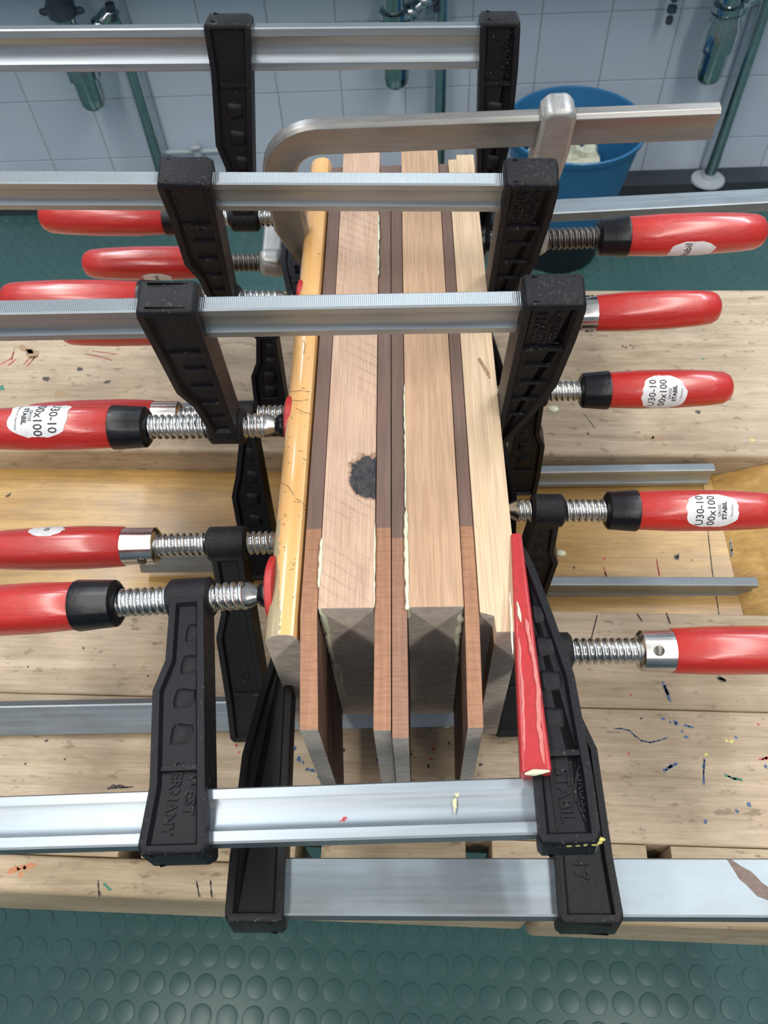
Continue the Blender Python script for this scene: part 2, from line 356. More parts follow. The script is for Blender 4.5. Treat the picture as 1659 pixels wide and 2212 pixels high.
# studs of the rubber sheet
def studs():
    P=42.3; seg=18; prof=[(17.4,0.0),(17.2,.9),(16.4,1.6),(15.2,1.7)]
    ang=np.arange(seg)*2*PI/seg; cs=np.stack([np.cos(ang),np.sin(ang)],1)
    base=np.concatenate([np.concatenate([cs*r,np.full((seg,1),z)],1) for r,z in prof])
    fs=[]
    for j in range(len(prof)-1):
        for i in range(seg):
            a=j*seg+i;b=j*seg+(i+1)%seg; fs.append((a,b,b+seg,a+seg))
    cap=tuple((len(prof)-1)*seg+i for i in range(seg))
    V=[];Fc=[];n=0; th=-.035
    for iy in range(-10,47):
        for ix in range(-34,36):
            x=(ix*P+9); y=(iy*P+14)
            X=x*math.cos(th)-y*math.sin(th); Y=x*math.sin(th)+y*math.cos(th)
            if Y>1925 or 60<Y<430 or abs(X)>780+.5*max(Y,0): continue
            V.append(base+np.array([X,Y,0])); Fc+=[tuple(n+i for i in f) for f in fs]; Fc.append(tuple(n+i for i in cap)); n+=len(base)
    V=np.concatenate(V)*S
    me=bpy.data.meshes.new('floor_stud'); me.from_pydata(V.tolist(),[],Fc); me.materials.append(M['rubber'])
    me.polygons.foreach_set('use_smooth',[True]*len(me.polygons)); me.set_sharp_from_angle(angle=math.radians(30))
    o=bpy.data.objects.new('floor_stud',me); C.objects.link(o); o.parent=floor; o['kind']='stuff'
studs()
wall=plane_box('wall_back',(-2600,2012,FLOOR),(2600,2060,700),M['grout'])
tmb=MB().box((-88.6,0,-88.6),(88.6,6,88.6))
t0=tmb.build('tile',M['tile'],wall,smooth=0,bevel=1.5)
xs=[382+180*k-90 for k in range(-16,13)]; zs=[-578+180*k-90 for k in range(-2,5)]
first=True
for z in zs:
    for x in xs:
        if first: o=t0; first=False
        else: o=t0.copy(); C.objects.link(o); o.parent=wall
        zz=z
        o.location=W(x,2008+random.uniform(-.3,.3),zz); o.rotation_euler=(random.uniform(-.002,.002),0,random.uniform(-.002,.002))
k=plane_box('baseboard_back',(-2600,1932,FLOOR),(2600,2007,-1034),M['kerb'],bevel=2)
# ================================================================ WASHBASIN PIPEWORK ON THE WALL
def arc(c,r,a0,a1,n,plane='xz'):
    out=[]
    for i in range(n+1):
        a=a0+(a1-a0)*i/n
        out.append((c[0]+r*math.cos(a),c[1],c[2]+r*math.sin(a)) if plane=='xz' else (c[0],c[1]+r*math.cos(a),c[2]+r*math.sin(a)))
    return out
def drain(x,zb,px,label,wings=False):
    y=1890
    e=tag(empty('washbasin_drain',loc=(x,y,zb)),label,'drain pipe',None)
    L=lambda z:z-zb
    MB().lathe([(0,6),(2,18),(8,28),(18,34),(40,36),(84,36)],24,axis='z').build('trap_bottle',M['chrome'],e)
    MB().lathe([(84,40),(88,45),(140,45),(165,38),(172,38)],24,axis='z').build('trap_cup',M['chrome'],e)
    MB().lathe([(172,32),(176,37),(190,37),(194,30)],24,axis='z').build('ring_nut',M['chrome'],e)
    MB().lathe([(190,25),(-381-zb,25)],20,axis='z').build('tail_pipe',M['chrome'],e)
    u=MB().lathe([(232,30),(236,36),(262,36),(268,30),(-380-zb,30)],20,axis='z')
    if wings:
        for a in (0,PI): u.ell((44*math.cos(a),0,245),(14,8,9),10,6)
    u.build('slip_nut',M['fitting'],e)
    dx=px-x
    pts=[(20,0,168),(dx*.3,14,176),(dx*.62,30,196),(dx*.85,44,216),(dx*.97,52,212),(dx,56,190)]+[(dx,56+k*.0,190-(190-L(-1034))*t) for k,t in ((1,.1),(1,.5),(1,1.0))]
    MB().tube(pts[:5],17,14).build('outlet_pipe',M['chrome'],e)
    MB().ell((dx*.33,14,178),(22,22,22)).ell((dx*.62,30,196),(22,22,22)).build('union_nut',M['chrome'],e)
    MB().tube(pts[4:],18,14).build('down_pipe',M['chrome'],e)
    MB().lathe([(L(-1034),50),(L(-1034)+6,48),(L(-1034)+12,22),(L(-1034)+22,20)],24,axis='z',T=Matrix.Translation((dx,56,0))).build('floor_flange',M['pipe_pale'],e)
drain(815,-708,930,'chrome bottle trap and waste pipe at right, above the dark kerb beside the blue bin')
drain(-3,-692,118,'chrome bottle trap and waste pipe in the middle, behind the top clamp rail',True)
drain(-822,-719,-712,'chrome bottle trap and waste pipe at left, behind the clamp rails',True)
def hose(x,z,label):
    e=tag(empty('stop_valve',loc=(x,1930,z)),label,'valve','stop valves under the basins')
    m_=MB()
    for k in range(5): m_.lathe([(k*26,5),(k*26+3,9+3*(k%2)),(k*26+17,9+3*(k%2)),(k*26+20,5)],12,axis='z')
    m_.build('valve_body',M['fitting'],e)
    MB().lathe([(100,5),(330,5)],10,axis='z').build('supply_pipe',M['chrome'],e)
hose(692,-578,'small dark valve hanging left of the right-hand bottle trap')
hose(-712,-520,'small dark valve right of the left-hand bottle trap')
hose(104,-528,'small dark valve right of the middle bottle trap')
e=tag(empty('wall_pipe',loc=(-600,1980,-907)),'pale water pipe with a small valve low on the tiled wall at left','pipe')
MB().tube([(-140,0,0),(60,0,0),(150,0,1)],7,12).build('pipe_run',M['pipe_pale'],e)
MB().lathe([(-16,13),(16,13)],12,axis='z').ell((0,-14,20),(18,10,8)).box((-6,-14,12),(6,4,26)).build('valve',M['pipe_pale'],e)
for xx_ in (-120,130): MB().box((xx_-5,0,-9),(xx_+5,28,9)).build('pipe_clip',M['pipe_pale'],e)
# basin above the frame that carries the drains
bs=tag(empty('washbasin',loc=(0,1840,-378)),'long washbasin above the bottle traps','washbasin')
MB().box((-1150,-70,0),(1150,165,22)).box((-1150,-70,22),(1150,-50,150)).box((-1150,145,22),(1150,165,150)).box((-1150,-50,22),(-1130,145,150)).box((1130,-50,22),(1150,145,150)).build('basin',M['tile'],bs,bevel=4)
# ================================================================ BLUE BIN
bx,by=449,1700
e=tag(empty('waste_bin',loc=(bx,by,FLOOR)),'round blue plastic waste bin with a black base by the wall','bin')
def R_(h): return 108+ (171-108)*h/376
prof=[(34,R_(34)),(200,R_(200)),(358,R_(358)),(360,R_(360)+6),(374,R_(374)+7),(377,R_(374)+4),(374,R_(374)-1),(200,R_(200)-5),(30,R_(30)-5)]
MB().lathe(prof,48,axis='z',cap=False).build('bin_body',M['bin_blue'],e)
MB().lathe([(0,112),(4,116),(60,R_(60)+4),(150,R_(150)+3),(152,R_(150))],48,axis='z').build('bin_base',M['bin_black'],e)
mm_=MB()
for i in range(34):
    a=random.uniform(0,2*PI); r=random.uniform(0,92); z=262+random.uniform(-24,26)
    mm_.ell((r*math.cos(a),r*math.sin(a),z),(random.uniform(24,46),random.uniform(16,40),random.uniform(8,24)),9,6,nz=1.0,T=None)
w_=mm_.build('crumpled_paper',M['waste'],None,smooth=20); w_.location=W(bx,by,FLOOR); tag(w_,'pale crumpled paper waste inside the blue bin','waste paper',None,'stuff')
# ================================================================ WORKBENCH
BY=-135.0; bth=math.radians(-2.1)
BM=Matrix.Translation(W(0,BY,FLOOR))@Matrix.Rotation(bth,4,'Z')
bench=tag(empty('workbench',BM),'old beech workbench with a sunken varnished tool tray and paint stains','workbench')
H=BENCH-FLOOR; HT=TRAY-FLOOR
def bp(name,lo,hi,mt,bev=2.5,**k):
    return MB().box(lo,hi).build(name,mt,bench,bevel=bev,seg=3,smooth=0 if not bev else 35)
L0,L1=-820,720
bp('back_plank',(L0,426,H-55),(L1,677,H),M['bench'],4)
bp('tray_bottom',(L0+30,240,HT-16),(L1-40,432,HT),M['tray'],0)
MB().prism([(318,HT),(318,HT+.4),(392,H-2),(398,H-2),(398,HT)],247.5,425.5,'xzy').build('tray_ramp',M['tray'],bench,bevel=.6)
MB().prism([(-760,HT),(-760,H-2),(-754,H-2),(-690,HT+.4),(-690,HT)],247.5,425.5,'xzy').build('tray_ramp',M['tray'],bench,bevel=.6)
bp('end_plank',(399,247.3,H-50),(L1-1,425.7,H),M['bench'],1)
bp('end_plank',(L0+1,247.3,H-50),(-761,425.7,H),M['bench'],1)
bp('middle_plank',(L0,157.6,H-60),(L1,247,H-.4),M['bench'],1.6)
bp('front_plank',(L0,50.8,H-60),(L1,157,H),M['bench'],1.6)
bp('front_rail',(L0,0,H-104),(105,27.6,H),M['bench2'],5)
bp('front_rail',(106.5,-5,H-98),(L1,27.6,H),M['bench2'],5)
prev=L0
for a,b_ in ((-470,-452),(-338,-320),(-216,-198),(-78,-58),(53,73),(190,208),(330,348),(470,488)):
    bp('dog_block',(prev,27.8,H-100),(a,50.2,H-.5),M['bench2'],.8); prev=b_
bp('dog_block',(prev,27.8,H-100),(L1,50.2,H-.5),M['bench2'],.8)
for x in (-560,480):
    for y in (230,610): bp('leg',(x,y-28,0),(x+70,y+28,HT-16 if y<300 else H-55),M['bench_low'],3)
    bp('foot_rail',(x+10,258,90),(x+60,582,150),M['bench_low'],3); bp('top_rail',(x+10,258,H-150),(x+60,582,H-90),M['bench_low'],3)
bp('stretcher',(-490,575,110),(480,610,210),M['bench_low'],3)
# paint and dirt marks, thin flat blobs lying on the wood
bmi=BM.inverted()
def blob(mb,cx,cy,z,rx,ry,ang=0,n=14,rag=.35):
    p=[]
    for i in range(n):
        a=2*PI*i/n; k=1+rag*random.uniform(-1,1); x=rx*k*math.cos(a); y=ry*k*math.sin(a)
        p.append((cx+x*math.cos(ang)-y*math.sin(ang),cy+x*math.sin(ang)+y*math.cos(ang)))
    mb.prism(p,z-.6,z+.12,'xyz')
def onbench(u,v,z): 
    p=at(u,v,z); q=bmi@W(*p); return q/S
def marks(colour,strokes,z,name='paint_mark'):
    mb=MB()
    for st in strokes:
        w0=st[0]; pts=st[1:]
        q=[onbench(u,v,z) for u,v in pts]
        if len(q)==1: blob(mb,q[0].x,q[0].y,q[0].z,w0,w0*.7,random.uniform(0,3))
        else:
            for a,b_ in zip(q[:-1],q[1:]):
                d=(b_-a); n=max(1,int(d.length/(w0*1.3)))
                for i in range(n+1):
                    c=a+d*(i/n); blob(mb,c.x,c.y,c.z,w0*random.uniform(.9,1.5),w0*random.uniform(.35,.8),math.atan2(d.y,d.x))
    o=mb.build(name,M[colour],bench,smooth=0); o['kind']='stuff'; return o
zf=BENCH
marks('p_blue',[(2.2,(1434,1478),(1440,1494),(1447,1511)),(1.0,(1328,1574),(1342,1574),(1359,1578),(1372,1590),(1386,1600),(1404,1604),(1422,1600),(1440,1594)),
 (1.8,(1432,1553)),(2.,(1458,1560)),(1.8,(1462,1563)),(2.,(1484,1568),(1492,1570)),(1.5,(1474,1580)),(1.8,(1482,1592)),(1.8,(1436,1664),(1448,1656),(1460,1651)),
 (1.6,(1521,1642),(1520,1668),(1520,1690)),(1.6,(1590,1593)),(2.2,(1618,1738)),(1.8,(1592,1752)),(1.8,(1524,1775)),(2,(1654,1656)),(1.4,(1448,1560)),
 (1.8,(637,1617)),(1.6,(631,1634)),(2.4,(645,1640)),(2,(664,1662),(674,1664)),(1.4,(655,1647)),(1.5,(815,1642)),(2,(690,1678)),(1.3,(630,1630))],zf)
marks('p_dark',[(3.,(1557,1466),(1562,1468)),(2.2,(885,1630)),(1.5,(925,1655)),(2,(740,1620)),(1.5,(970,1605)),(2,(245,1698),(262,1698)),(1.2,(235,1703),(285,1700)),(2,(1038,1652)),(1.5,(100,1600)),(1.2,(140,1640)),
  (1,(425,1905),(430,1935)),(1,(455,1905),(457,1935)),(1,(212,1905),(214,1936)),(1.2,(305,1560)),(1.,(60,1440)),(1.2,(180,1400)),(1.2,(55,1650)),(1,(320,1460)),(1.4,(1385,1552)),(.9,(1290,1330),(1275,1390)),(1.,(1440,1325),(1447,1345)),(.8,(1378,1328),(1386,1340))],zf)
marks('p_red',[(1.6,(936,1618)),(1.2,(932,1640)),(1.2,(1358,1628)),(1.8,(1645,1640),(1659,1637)),(1.3,(1638,1565)),(.9,(1363,1500)),(1.2,(517,1625)),(1.4,(510,1610))],zf)
marks('p_yellow',[(2.,(1580,1602)),(1.5,(1526,1630)),(1.6,(1570,1600)),(2.5,(1625,951))],zf)
marks('p_green',[(1.6,(1570,1676),(1586,1682),(1600,1684)),(2.,(228,1912),(236,1920)),(1.5,(1519,775))],zf)
marks('p_orange',[(3.4,(30,1880),(60,1872)),(2.2,(45,1890)),(1.5,(75,1870))],zf)
marks('p_red',[(1.8,(5,785),(25,775),(30,760)),(1.5,(20,788),(32,778)),(1.3,(52,786),(66,772),(80,770)),(1.0,(185,765),(215,770),(240,778)),(.9,(200,758),(250,765)),(1.2,(60,790),(75,772)),(1.6,(1513,870))],zf)
marks('p_dark',[(4.,(172,797)),(4.4,(100,819)),(4.,(230,825)),(3.,(1508,890)),(1.6,(1345,748)),(1.6,(1352,750)),(1.4,(1362,746)),(1.2,(1368,752)),(2.,(1270,937)),(.7,(1262,895),(1285,925)),(1,(1520,712))],zf)
marks('p_brown',[(9,(55,755),(70,765)),(5,(1400,945),(1420,948)),(8,(130,850))],zf,'dirt_stain')
marks('p_green',[(4,(4,838))],zf)
marks('p_red',[(1.4,(1306,1207)),(1.2,(1304,1226),(1308,1240),(1312,1250)),(1.1,(1418,1208),(1421,1225),(1424,1242)),(1.5,(1463,1203))],TRAY)
marks('p_grey',[(1.8,(1578,1170),(1582,1198)),(1.5,(1582,1188),(1600,1183)),(1.8,(1600,1165),(1610,1190))],TRAY+2)
marks('p_dark',[(3.5,(1463,1203)),(1.6,(1240,1226)),(1,(1494,1210)),(3,(18,1070)),(.8,(1516,1010),(1524,1100),(1538,1230),(1553,1326))],TRAY)
for (u,v,r,z) in ((1212,1195,5,TRAY),(1195,884,6,BENCH),(965,1567,3.4,BENCH)):
    q=onbench(u,v,z); MB().ell((q.x,q.y,q.z+.4),(r,r*.75,1.8)).build('glue_drop',M['glue'],bench)
# ================================================================ BOARDS IN THE CLAMPS
def hexa(x0,x1,y0,y1,z0,z1,bend=0,side=(0,0)):
    """board with its ends as separate material; bend moves the part in front of y=-4 sideways"""
    mb=MB()
    ys=[y0,-4,y1] if bend else [y0,y1]
    vs=[]
    for i,y in enumerate(ys):
        b_=bend if (bend and i==0) else 0
        vs+=[(x0+b_,y,z0),(x1+b_,y,z0),(x1+b_,y,z1),(x0+b_,y,z1)]
    fs=[];n=len(ys)
    mb.add(vs,[(0,1,2,3)],1); 
    for i in range(n-1):
        a=4*i
        for j in range(4):
            k=(j+1)%4; mb.f.append((a+j,a+k,a+k+4,a+j+4)); mb.m.append(2 if j in(1,3) else 0)
    a=4*(n-1); mb.f.append((a,a+3,a+2,a+1)); mb.m.append(1)
    return mb
BOT=-187
def bead(mb,pts,r,rag=.4):
    out=[];rad=[]
    for a,b_ in zip(pts[:-1],pts[1:]):
        a=Vector(a);b_=Vector(b_); n=max(2,int((b_-a).length/4))
        for i in range(n): out.append(a+(b_-a)*i/n+Vector((random.uniform(-.3,.3),random.uniform(-.3,.3),random.uniform(-.3,.3)))); rad.append(r*(1+rag*random.uniform(-1,1.4)))
    out.append(Vector(pts[-1])); rad.append(r*.3); rad[0]=r*.3
    mb.tube(out,r,8,radii=rad)
LB=484
o=hexa(-40,-6,0,LB,BOT,0).build('wooden_board',[M['knot'],M['endgrain'],M['knot']],world=True,bevel=.5,smooth=0)
tag(o,'thick pinkish wooden board with a large black knot, clamped on edge','board')
BL=[]
def beads(L,parent,name='glue_bead',world=True,mt='glue'):
    for pts,r,*q in L:
        m_=MB(); bead(m_,pts,r,*q); m_.build(name,M[mt],parent,world=world)
beads([([(-40,50,0),(-40,14,.2)],.9),([(-38.6,-.6,0),(-37,-.8,-28),(-37.8,-.8,-50),(-36.8,-.6,-90)],1.5),([(-35,-.5,-96),(-36,-.5,-150)],.8),([(-6,0,0),(-6,60,.1)],.45),([(-6.2,300,.2),(-6.1,380,.3)],.8)],o)
o=hexa(14.2,48,0,LB,BOT,0).build('wooden_board',[M['beech'],M['endgrain'],M['beech']],world=True,bevel=.5,smooth=0)
tag(o,'thick tan wooden board without a knot, clamped on edge right of centre','board')
beads([([(14,70,.2),(14,-.6,.1),(14.6,-.8,-14)],1.1),([(14,70,.2),(14.1,180,.2)],.5),([(46.2,-.7,-10),(47,-.8,-22),(45.8,-.8,-34),(46.4,-.6,-60),(47,-.5,-84)],1.6)],o)
WB=BOT+22
WL=[(-46,-40.2,-35.8,'narrow walnut strip between the yellow batten and the knotted board'),
    (-5.8,None,4.3,'narrow walnut strip against the right side of the knotted board'),
    (4.6,None,14,'narrow walnut strip against the left side of the tan board'),]
def walnut_strip(x0,x1,y0,bend,label,mt,zt=-1.5,y1=455):
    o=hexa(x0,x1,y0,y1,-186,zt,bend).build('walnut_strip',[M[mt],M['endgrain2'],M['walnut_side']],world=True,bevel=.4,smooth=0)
    return tag(o,label,'wood strip')
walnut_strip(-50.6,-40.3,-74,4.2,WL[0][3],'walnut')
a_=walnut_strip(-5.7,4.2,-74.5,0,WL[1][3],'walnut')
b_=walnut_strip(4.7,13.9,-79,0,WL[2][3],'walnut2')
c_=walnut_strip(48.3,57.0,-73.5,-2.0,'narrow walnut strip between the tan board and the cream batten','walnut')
# right batten with a notch at its front corner
mb=MB(); poly=[(57.3,-4),(65.6,-6.5),(66,-17),(81,-17),(81,466),(65,466),(65,459),(57.3,459)]
mb.prism(poly,BOT,0,'xyz')
for i,f in enumerate(mb.f):
    ps=[Vector(mb.v[j]) for j in f]; n=(ps[1]-ps[0]).cross(ps[2]-ps[1]).normalized()
    if abs(n.y)>.7: mb.m[i]=1
o=mb.build('clamping_batten',[M['maple_right'],M['endgrain']],world=True,bevel=.5,smooth=0)
tag(o,'cream wooden batten with a square notch in its front corner, outermost at right','batten')
# dark bark mark on the right batten
mk=MB(); 
mk.prism([(68.5,204),(70.5,206),(76.6,190),(77,184),(75.5,184.5)],-.3,.08,'xyz'); mk.build('bark_mark',M['p_brown'],o,world=True,smooth=0)
# left varnished batten, rounded top
pr=[(-72,BOT),(-72,-9)]
for i in range(9):
    a=PI*(1-i/8); pr.append((-59.7+12.3*math.cos(a)*(1 if 0<i<8 else 1),-9+8.4*math.sin(a)**.8 if 0<i<8 else -9+0.0))
pr=[(-72.0,BOT),(-72.2,-11),(-70.5,-5.5),(-67,-2.2),(-62.5,-.6),(-58,-.4),(-54,-2.2),(-51.8,-6),(-50.9,-13),(-50.9,BOT)]
mb=MB(); mb.prism(pr,-17,470,'xzy'); mb.m[0]=1; mb.m[1]=1
o=mb.build('clamping_batten',[M['batten'],M['endgrain']],world=True,bevel=.35)
tag(o,'yellow varnished batten with a rounded top and worn edges, outermost at left','batten')
def scribe(lines,parent,mt,z=-.35,r=.16):
    for ln in lines:
        p=[at(u,v,z) for u,v in ln]
        MB().tube([tuple(q) for q in p],r,5).build('scratch',M[mt],parent,world=True)
scribe([[(628,864),(645,866),(667,863)],[(627,846),(650,844),(670,846)],[(640,882),(655,890),(672,895)],[(606,1043),(622,1050),(635,1070)],[(638,1076),(650,1083),(660,1094)],[(655,735),(660,748),(655,765)],
  [(628,900),(632,904)],[(625,945),(629,944)],[(622,966),(626,965)],[(622,1000),(626,999)],[(615,1110),(617,1116)],[(612,1130),(613,1135)],[(625,1232),(634,1228)],[(633,1222),(637,1216)],[(613,1180),(616,1184)]],o,'ink',-.45)
# ================================================================ CLAMPS
def frame(s,yaw,tilt,phi):
    a,b,p=map(math.radians,(yaw,tilt,phi))
    e1=s*Vector((math.cos(a)*math.cos(b),math.sin(a)*math.cos(b),math.sin(b)))
    t=Vector((0,math.cos(p),math.sin(p))); e2=(t-t.dot(e1)*e1).normalized()
    return e1,e2
def inset_faces(mb,vtop,ins,dep):
    """recess the two big faces (normal along y) of the first prism in mb"""
    me=bpy.data.meshes.new('x'); me.from_pydata(mb.v,[],mb.f); bm=bmesh.new(); bm.from_mesh(me); bpy.data.meshes.remove(me)
    bmesh.ops.recalc_face_normals(bm,faces=bm.faces)
    big=[f for f in bm.faces if abs(f.normal.y)>.9 and len(f.verts)>8]
    for f in big: bmesh.ops.inset_region(bm,faces=[f],thickness=ins,depth=0,use_even_offset=True)
    for f in big:
        s=1 if f.normal.y>0 else -1
        bmesh.ops.inset_region(bm,faces=[f],thickness=1.6,depth=0,use_even_offset=True)
        for v in f.verts: v.co.y-=s*dep
    ty_=max(v.co.y for v in bm.verts)
    ed=[e_ for e_ in bm.edges if all(v.co.z>vtop and abs(abs(v.co.y)-ty_)<.01 for v in e_.verts) and abs(e_.verts[0].co.y-e_.verts[1].co.y)<.1 and any(abs(f.normal.y)<.5 for f in e_.link_faces)]
    bmesh.ops.bevel(bm,geom=ed,offset=2.8,offset_type='OFFSET',segments=3,profile=.5,affect='EDGES',clamp_overlap=True)
    bm.verts.index_update()
    out=MB(); out.v=[tuple(v.co) for v in bm.verts]; out.f=[tuple(v.index for v in f.verts) for f in bm.faces]; out.m=[0]*len(out.f); bm.free(); return out
def jaw_fixed(D,W_=28,ty=11.5,w=35,ju=0):
    p=[(-1.5,-15),(0,-11),(0,D+18.6),(-2,D+21),(-(w-2),D+21),(-w,D+18.6),(-w,D-12),(-w+2.5,D*.52),(-w*.66,D*.24),(-12,-2),(-8,-15)]
    p=[(u+ju*max(0,v)/D,v) for u,v in p]
    mb=MB(); mb.prism(p,-ty,ty,'xzy'); mb=inset_faces(mb,D+18,4.2,3.2)
    return mb
def jaw_sliding(D,b0,b1,a0,ty=11.5,w=34,br=13.5):
    inn=lambda v:a0+(b0-a0)*(D-v)/D
    p=[(inn(D+14),D+18.6),(inn(D)+2,D+21),(inn(D)+w-2,D+21),(inn(D)+w,D+18.6),(inn(D)+w,D-14),(inn(.5*D)+w-1,.5*D),(inn(.36*D)+w-8,.36*D),(inn(8)+(b1-b0)-3,6),(inn(8)+3,6)]
    mb=MB(); mb.prism(p[::-1],-ty,ty,'xzy'); mb=inset_faces(mb,D+18,4.2,3.2)
    boss=MB().lathe([(b0-.5,br-2),(b0+1.5,br),(b1-1.5,br),(b1+.5,br-2)],28)
    mb.add(boss.v,boss.f)
    return mb
def pillow(mb,cx,s,y0,cz,hx,hz,h,n=8):
    vs=[];fs=[]
    for j in range(n+1):
        for i in range(n+1):
            a=-1+2*i/n;b=-1+2*j/n; k=1-.12*(a*a*b*b)
            vs.append((cx+hx*a*k,s*(y0+h*((1-a**4)*(1-b**4))**.8),cz+hz*b*k*(1+.08*math.sin(3*a))))
    for j in range(n):
        for i in range(n): q=j*(n+1)+i; fs.append((q,q+1,q+n+2,q+n+1))
    mb.add(vs,fs)
def decor(mb,kind,D,cx,ty,n=4):
    """cast finger bumps or cross ribs inside the recessed channel"""
    for s in (-1,1):
        c=cx(D-24); hw=12.2
        mb.box((c-hw,min(s*(ty-5),s*(ty-.9)),D-25.5),(c+hw,max(s*(ty-5),s*(ty-.9)),D-22.5))
    for k in range(n):
        v=D*(.22+.155*k); c=cx(v); wd=8.5 if k else 6.5
        for s in (-1,1):
            if kind=='bumps': pillow(mb,c-2+1.2*k,s,ty-3.6,v,wd*.82,6.6,2.3)
            elif kind=='ribs': mb.box((c-wd,min(s*(ty-5),s*(ty-1.2)),v-1.1),(c+wd,max(s*(ty-5),s*(ty-1.2)),v+1.1))
def lettering(items,parent,y,side,mt,D):
    """items: (text,size,u,v,dirsign) letters cast on the jaw face; reading direction along -/+v"""
    mb=MB()
    for body,size,u,v,ds,off in items:
        vs,fs=textpts(body,size,off)
        P=[]
        for (a,b_,c) in vs: P.append((u+ds[1]*b_,v+ds[0]*a))
        n=len(P)
        base=[(p,side*(y-.6),q) for p,q in P]+[(p,side*(y+.7),q) for p,q in P]
        mb.add(base,[tuple(f) for f in fs]+[tuple(i+n for i in f) for f in fs])
        # side walls
        from collections import Counter
        cnt=Counter()
        for f in fs:
            for i in range(len(f)): cnt[frozenset((f[i],f[(i+1)%len(f)]))]+=1
        ed=[tuple(e_) for e_,c in cnt.items() if c==1]
        k0=len(mb.v)-2*n
        for a,b_ in ed: mb.f.append((k0+a,k0+b_,k0+b_+n,k0+a+n)); mb.m.append(0)
    return mb.build('lettering',mt,parent,smooth=0)
def rail_mesh(x0,x1,D,W_,T,groove=True):
    h=W_/2;t=T/2;c=1.0
    if groove: half=[(-h+c,t),(-h+6,t),(-h+8.2,t-1.9),(-3,t-2.6),(3,t-2.6),(h-8.2,t-1.9),(h-6,t),(h-c,t)]
    else: half=[(-h+c,t),(h-c,t)]
    poly=[(v,y) for v,y in half]+[(h,t-c),(h,-t+c)]+[(v,-y) for v,y in half[::-1]]+[(-h,-t+c),(-h,t-c)]
    vs=[];n=len(poly)
    for x in (x0,x1):
        for v,y in poly: vs.append((x,y,D+v))
    fs=[tuple(range(n)),tuple(range(2*n-1,n-1,-1))]+[(i,(i+1)%n,(i+1)%n+n,i+n) for i in range(n)]
    return MB().add(vs,fs)
def thread_mesh(x0,x1,r=9.4,root=7.5,P=5.0,seg=28):
    n=int((x1-x0)/P*10); vs=[];fs=[]
    for j in range(n+1):
        x=x0+(x1-x0)*j/n
        for i in range(seg):
            a=2*PI*i/seg; ph=((x/P)-a/(2*PI))%1.0
            k=max(0.0,math.sin(PI*min(1,ph/.74)))**.6 if ph<.74 else 0.0; rr=root+(r-root)*k
            vs.append((x,rr*math.cos(a),rr*math.sin(a)))
    for j in range(n):
        for i in range(seg):
            a=j*seg+i;b_=j*seg+(i+1)%seg; fs.append((a,b_,b_+seg,a+seg))
    fs.append(tuple(range(seg))[::-1]); fs.append(tuple(n*seg+i for i in range(seg)))
    return MB().add(vs,fs)
def handle_prof(x0,L,R=16.8):
    return [(x0-.5,13),(x0,R-1.6),(x0+2,R-1.1),(x0+L*.25,R+.1),(x0+L*.55,R),(x0+L*.8,R-1.3),(x0+L*.92,R-2.6),(x0+L*.965,R-5),(x0+L*.99,R-9),(x0+L,3)]
def hr(prof,x):
    for (a,ra),(b_,rb) in zip(prof[:-1],prof[1:]):
        if a<=x<=b_: return ra+(rb-ra)*(x-a)/(b_-a)
    return 16
def sticker(parent,prof,xc,w,ang0,half,e1,e2,e3,o,texts,rag=1.5,seed=1):
    """torn paper label wrapped on the handle; ang0 offsets its middle from the camera side"""
    rnd=random.Random(seed)
    loc=Vector(o)+e1*xc; tocam=(CP-loc)
    base=math.atan2(tocam.dot(e2),tocam.dot(e3))     # angle of local (y,z) plane
    a0=base+ang0
    vs=[];fs=[];nu,na=14,16
    for j in range(na+1):
        t=-1+2*j/na
        ex=rag*(mnoise.noise(Vector((t*3,seed,0)))*2); ex2=rag*(mnoise.noise(Vector((t*3,seed+5.5,0)))*2)
        cut=w*.30*max(0,(abs(t)-.45)/.55)**2
        for i in range(nu+1):
            s_=i/nu; x=(xc-w/2+cut+ex)+(w-2*cut+ex2-ex)*s_
            a=a0+half*t*(1+.06*mnoise.noise(Vector((s_*5,seed+2,0))))
            r=hr(prof,x)+.22
            vs.append((x,r*math.cos(a),r*math.sin(a)))
    for j in range(na):
        for i in range(nu):
            k=j*(nu+1)+i; fs.append((k,k+1,k+nu+2,k+nu+1))
    st=MB().add(vs,fs).build('sticker',M['paper'],parent)
    # text: up = towards the collar (-x), reading direction = up x normal
    up=-e1; n=(e3*math.cos(a0)+e2*math.sin(a0)); rd=up.cross(n); tang=(-e3*math.sin(a0)+e2*math.cos(a0)); sg=1 if rd.dot(tang)>0 else -1
    groups={}
    for body,size,dx,mt,bold in texts:
        mb=groups.setdefault(mt,MB()); v_,f_=textpts(body,size,bold)
        P=[]
        for (a,b_,c) in v_:
            x=xc+dx-b_; r=hr(prof,x)+.34; an=a0+sg*a/r
            if abs(an-a0)>half*.99: an=a0+half*.99*(1 if an>a0 else -1)
            P.append((x,r*math.cos(an),r*math.sin(an)))
        mb.add(P,f_)
    for mt,mb in groups.items(): mb.build('print',M[mt],st,smooth=0)
LOGO=[('STABIL',9.2,0,0),('GROSS',6.2,0,0)]
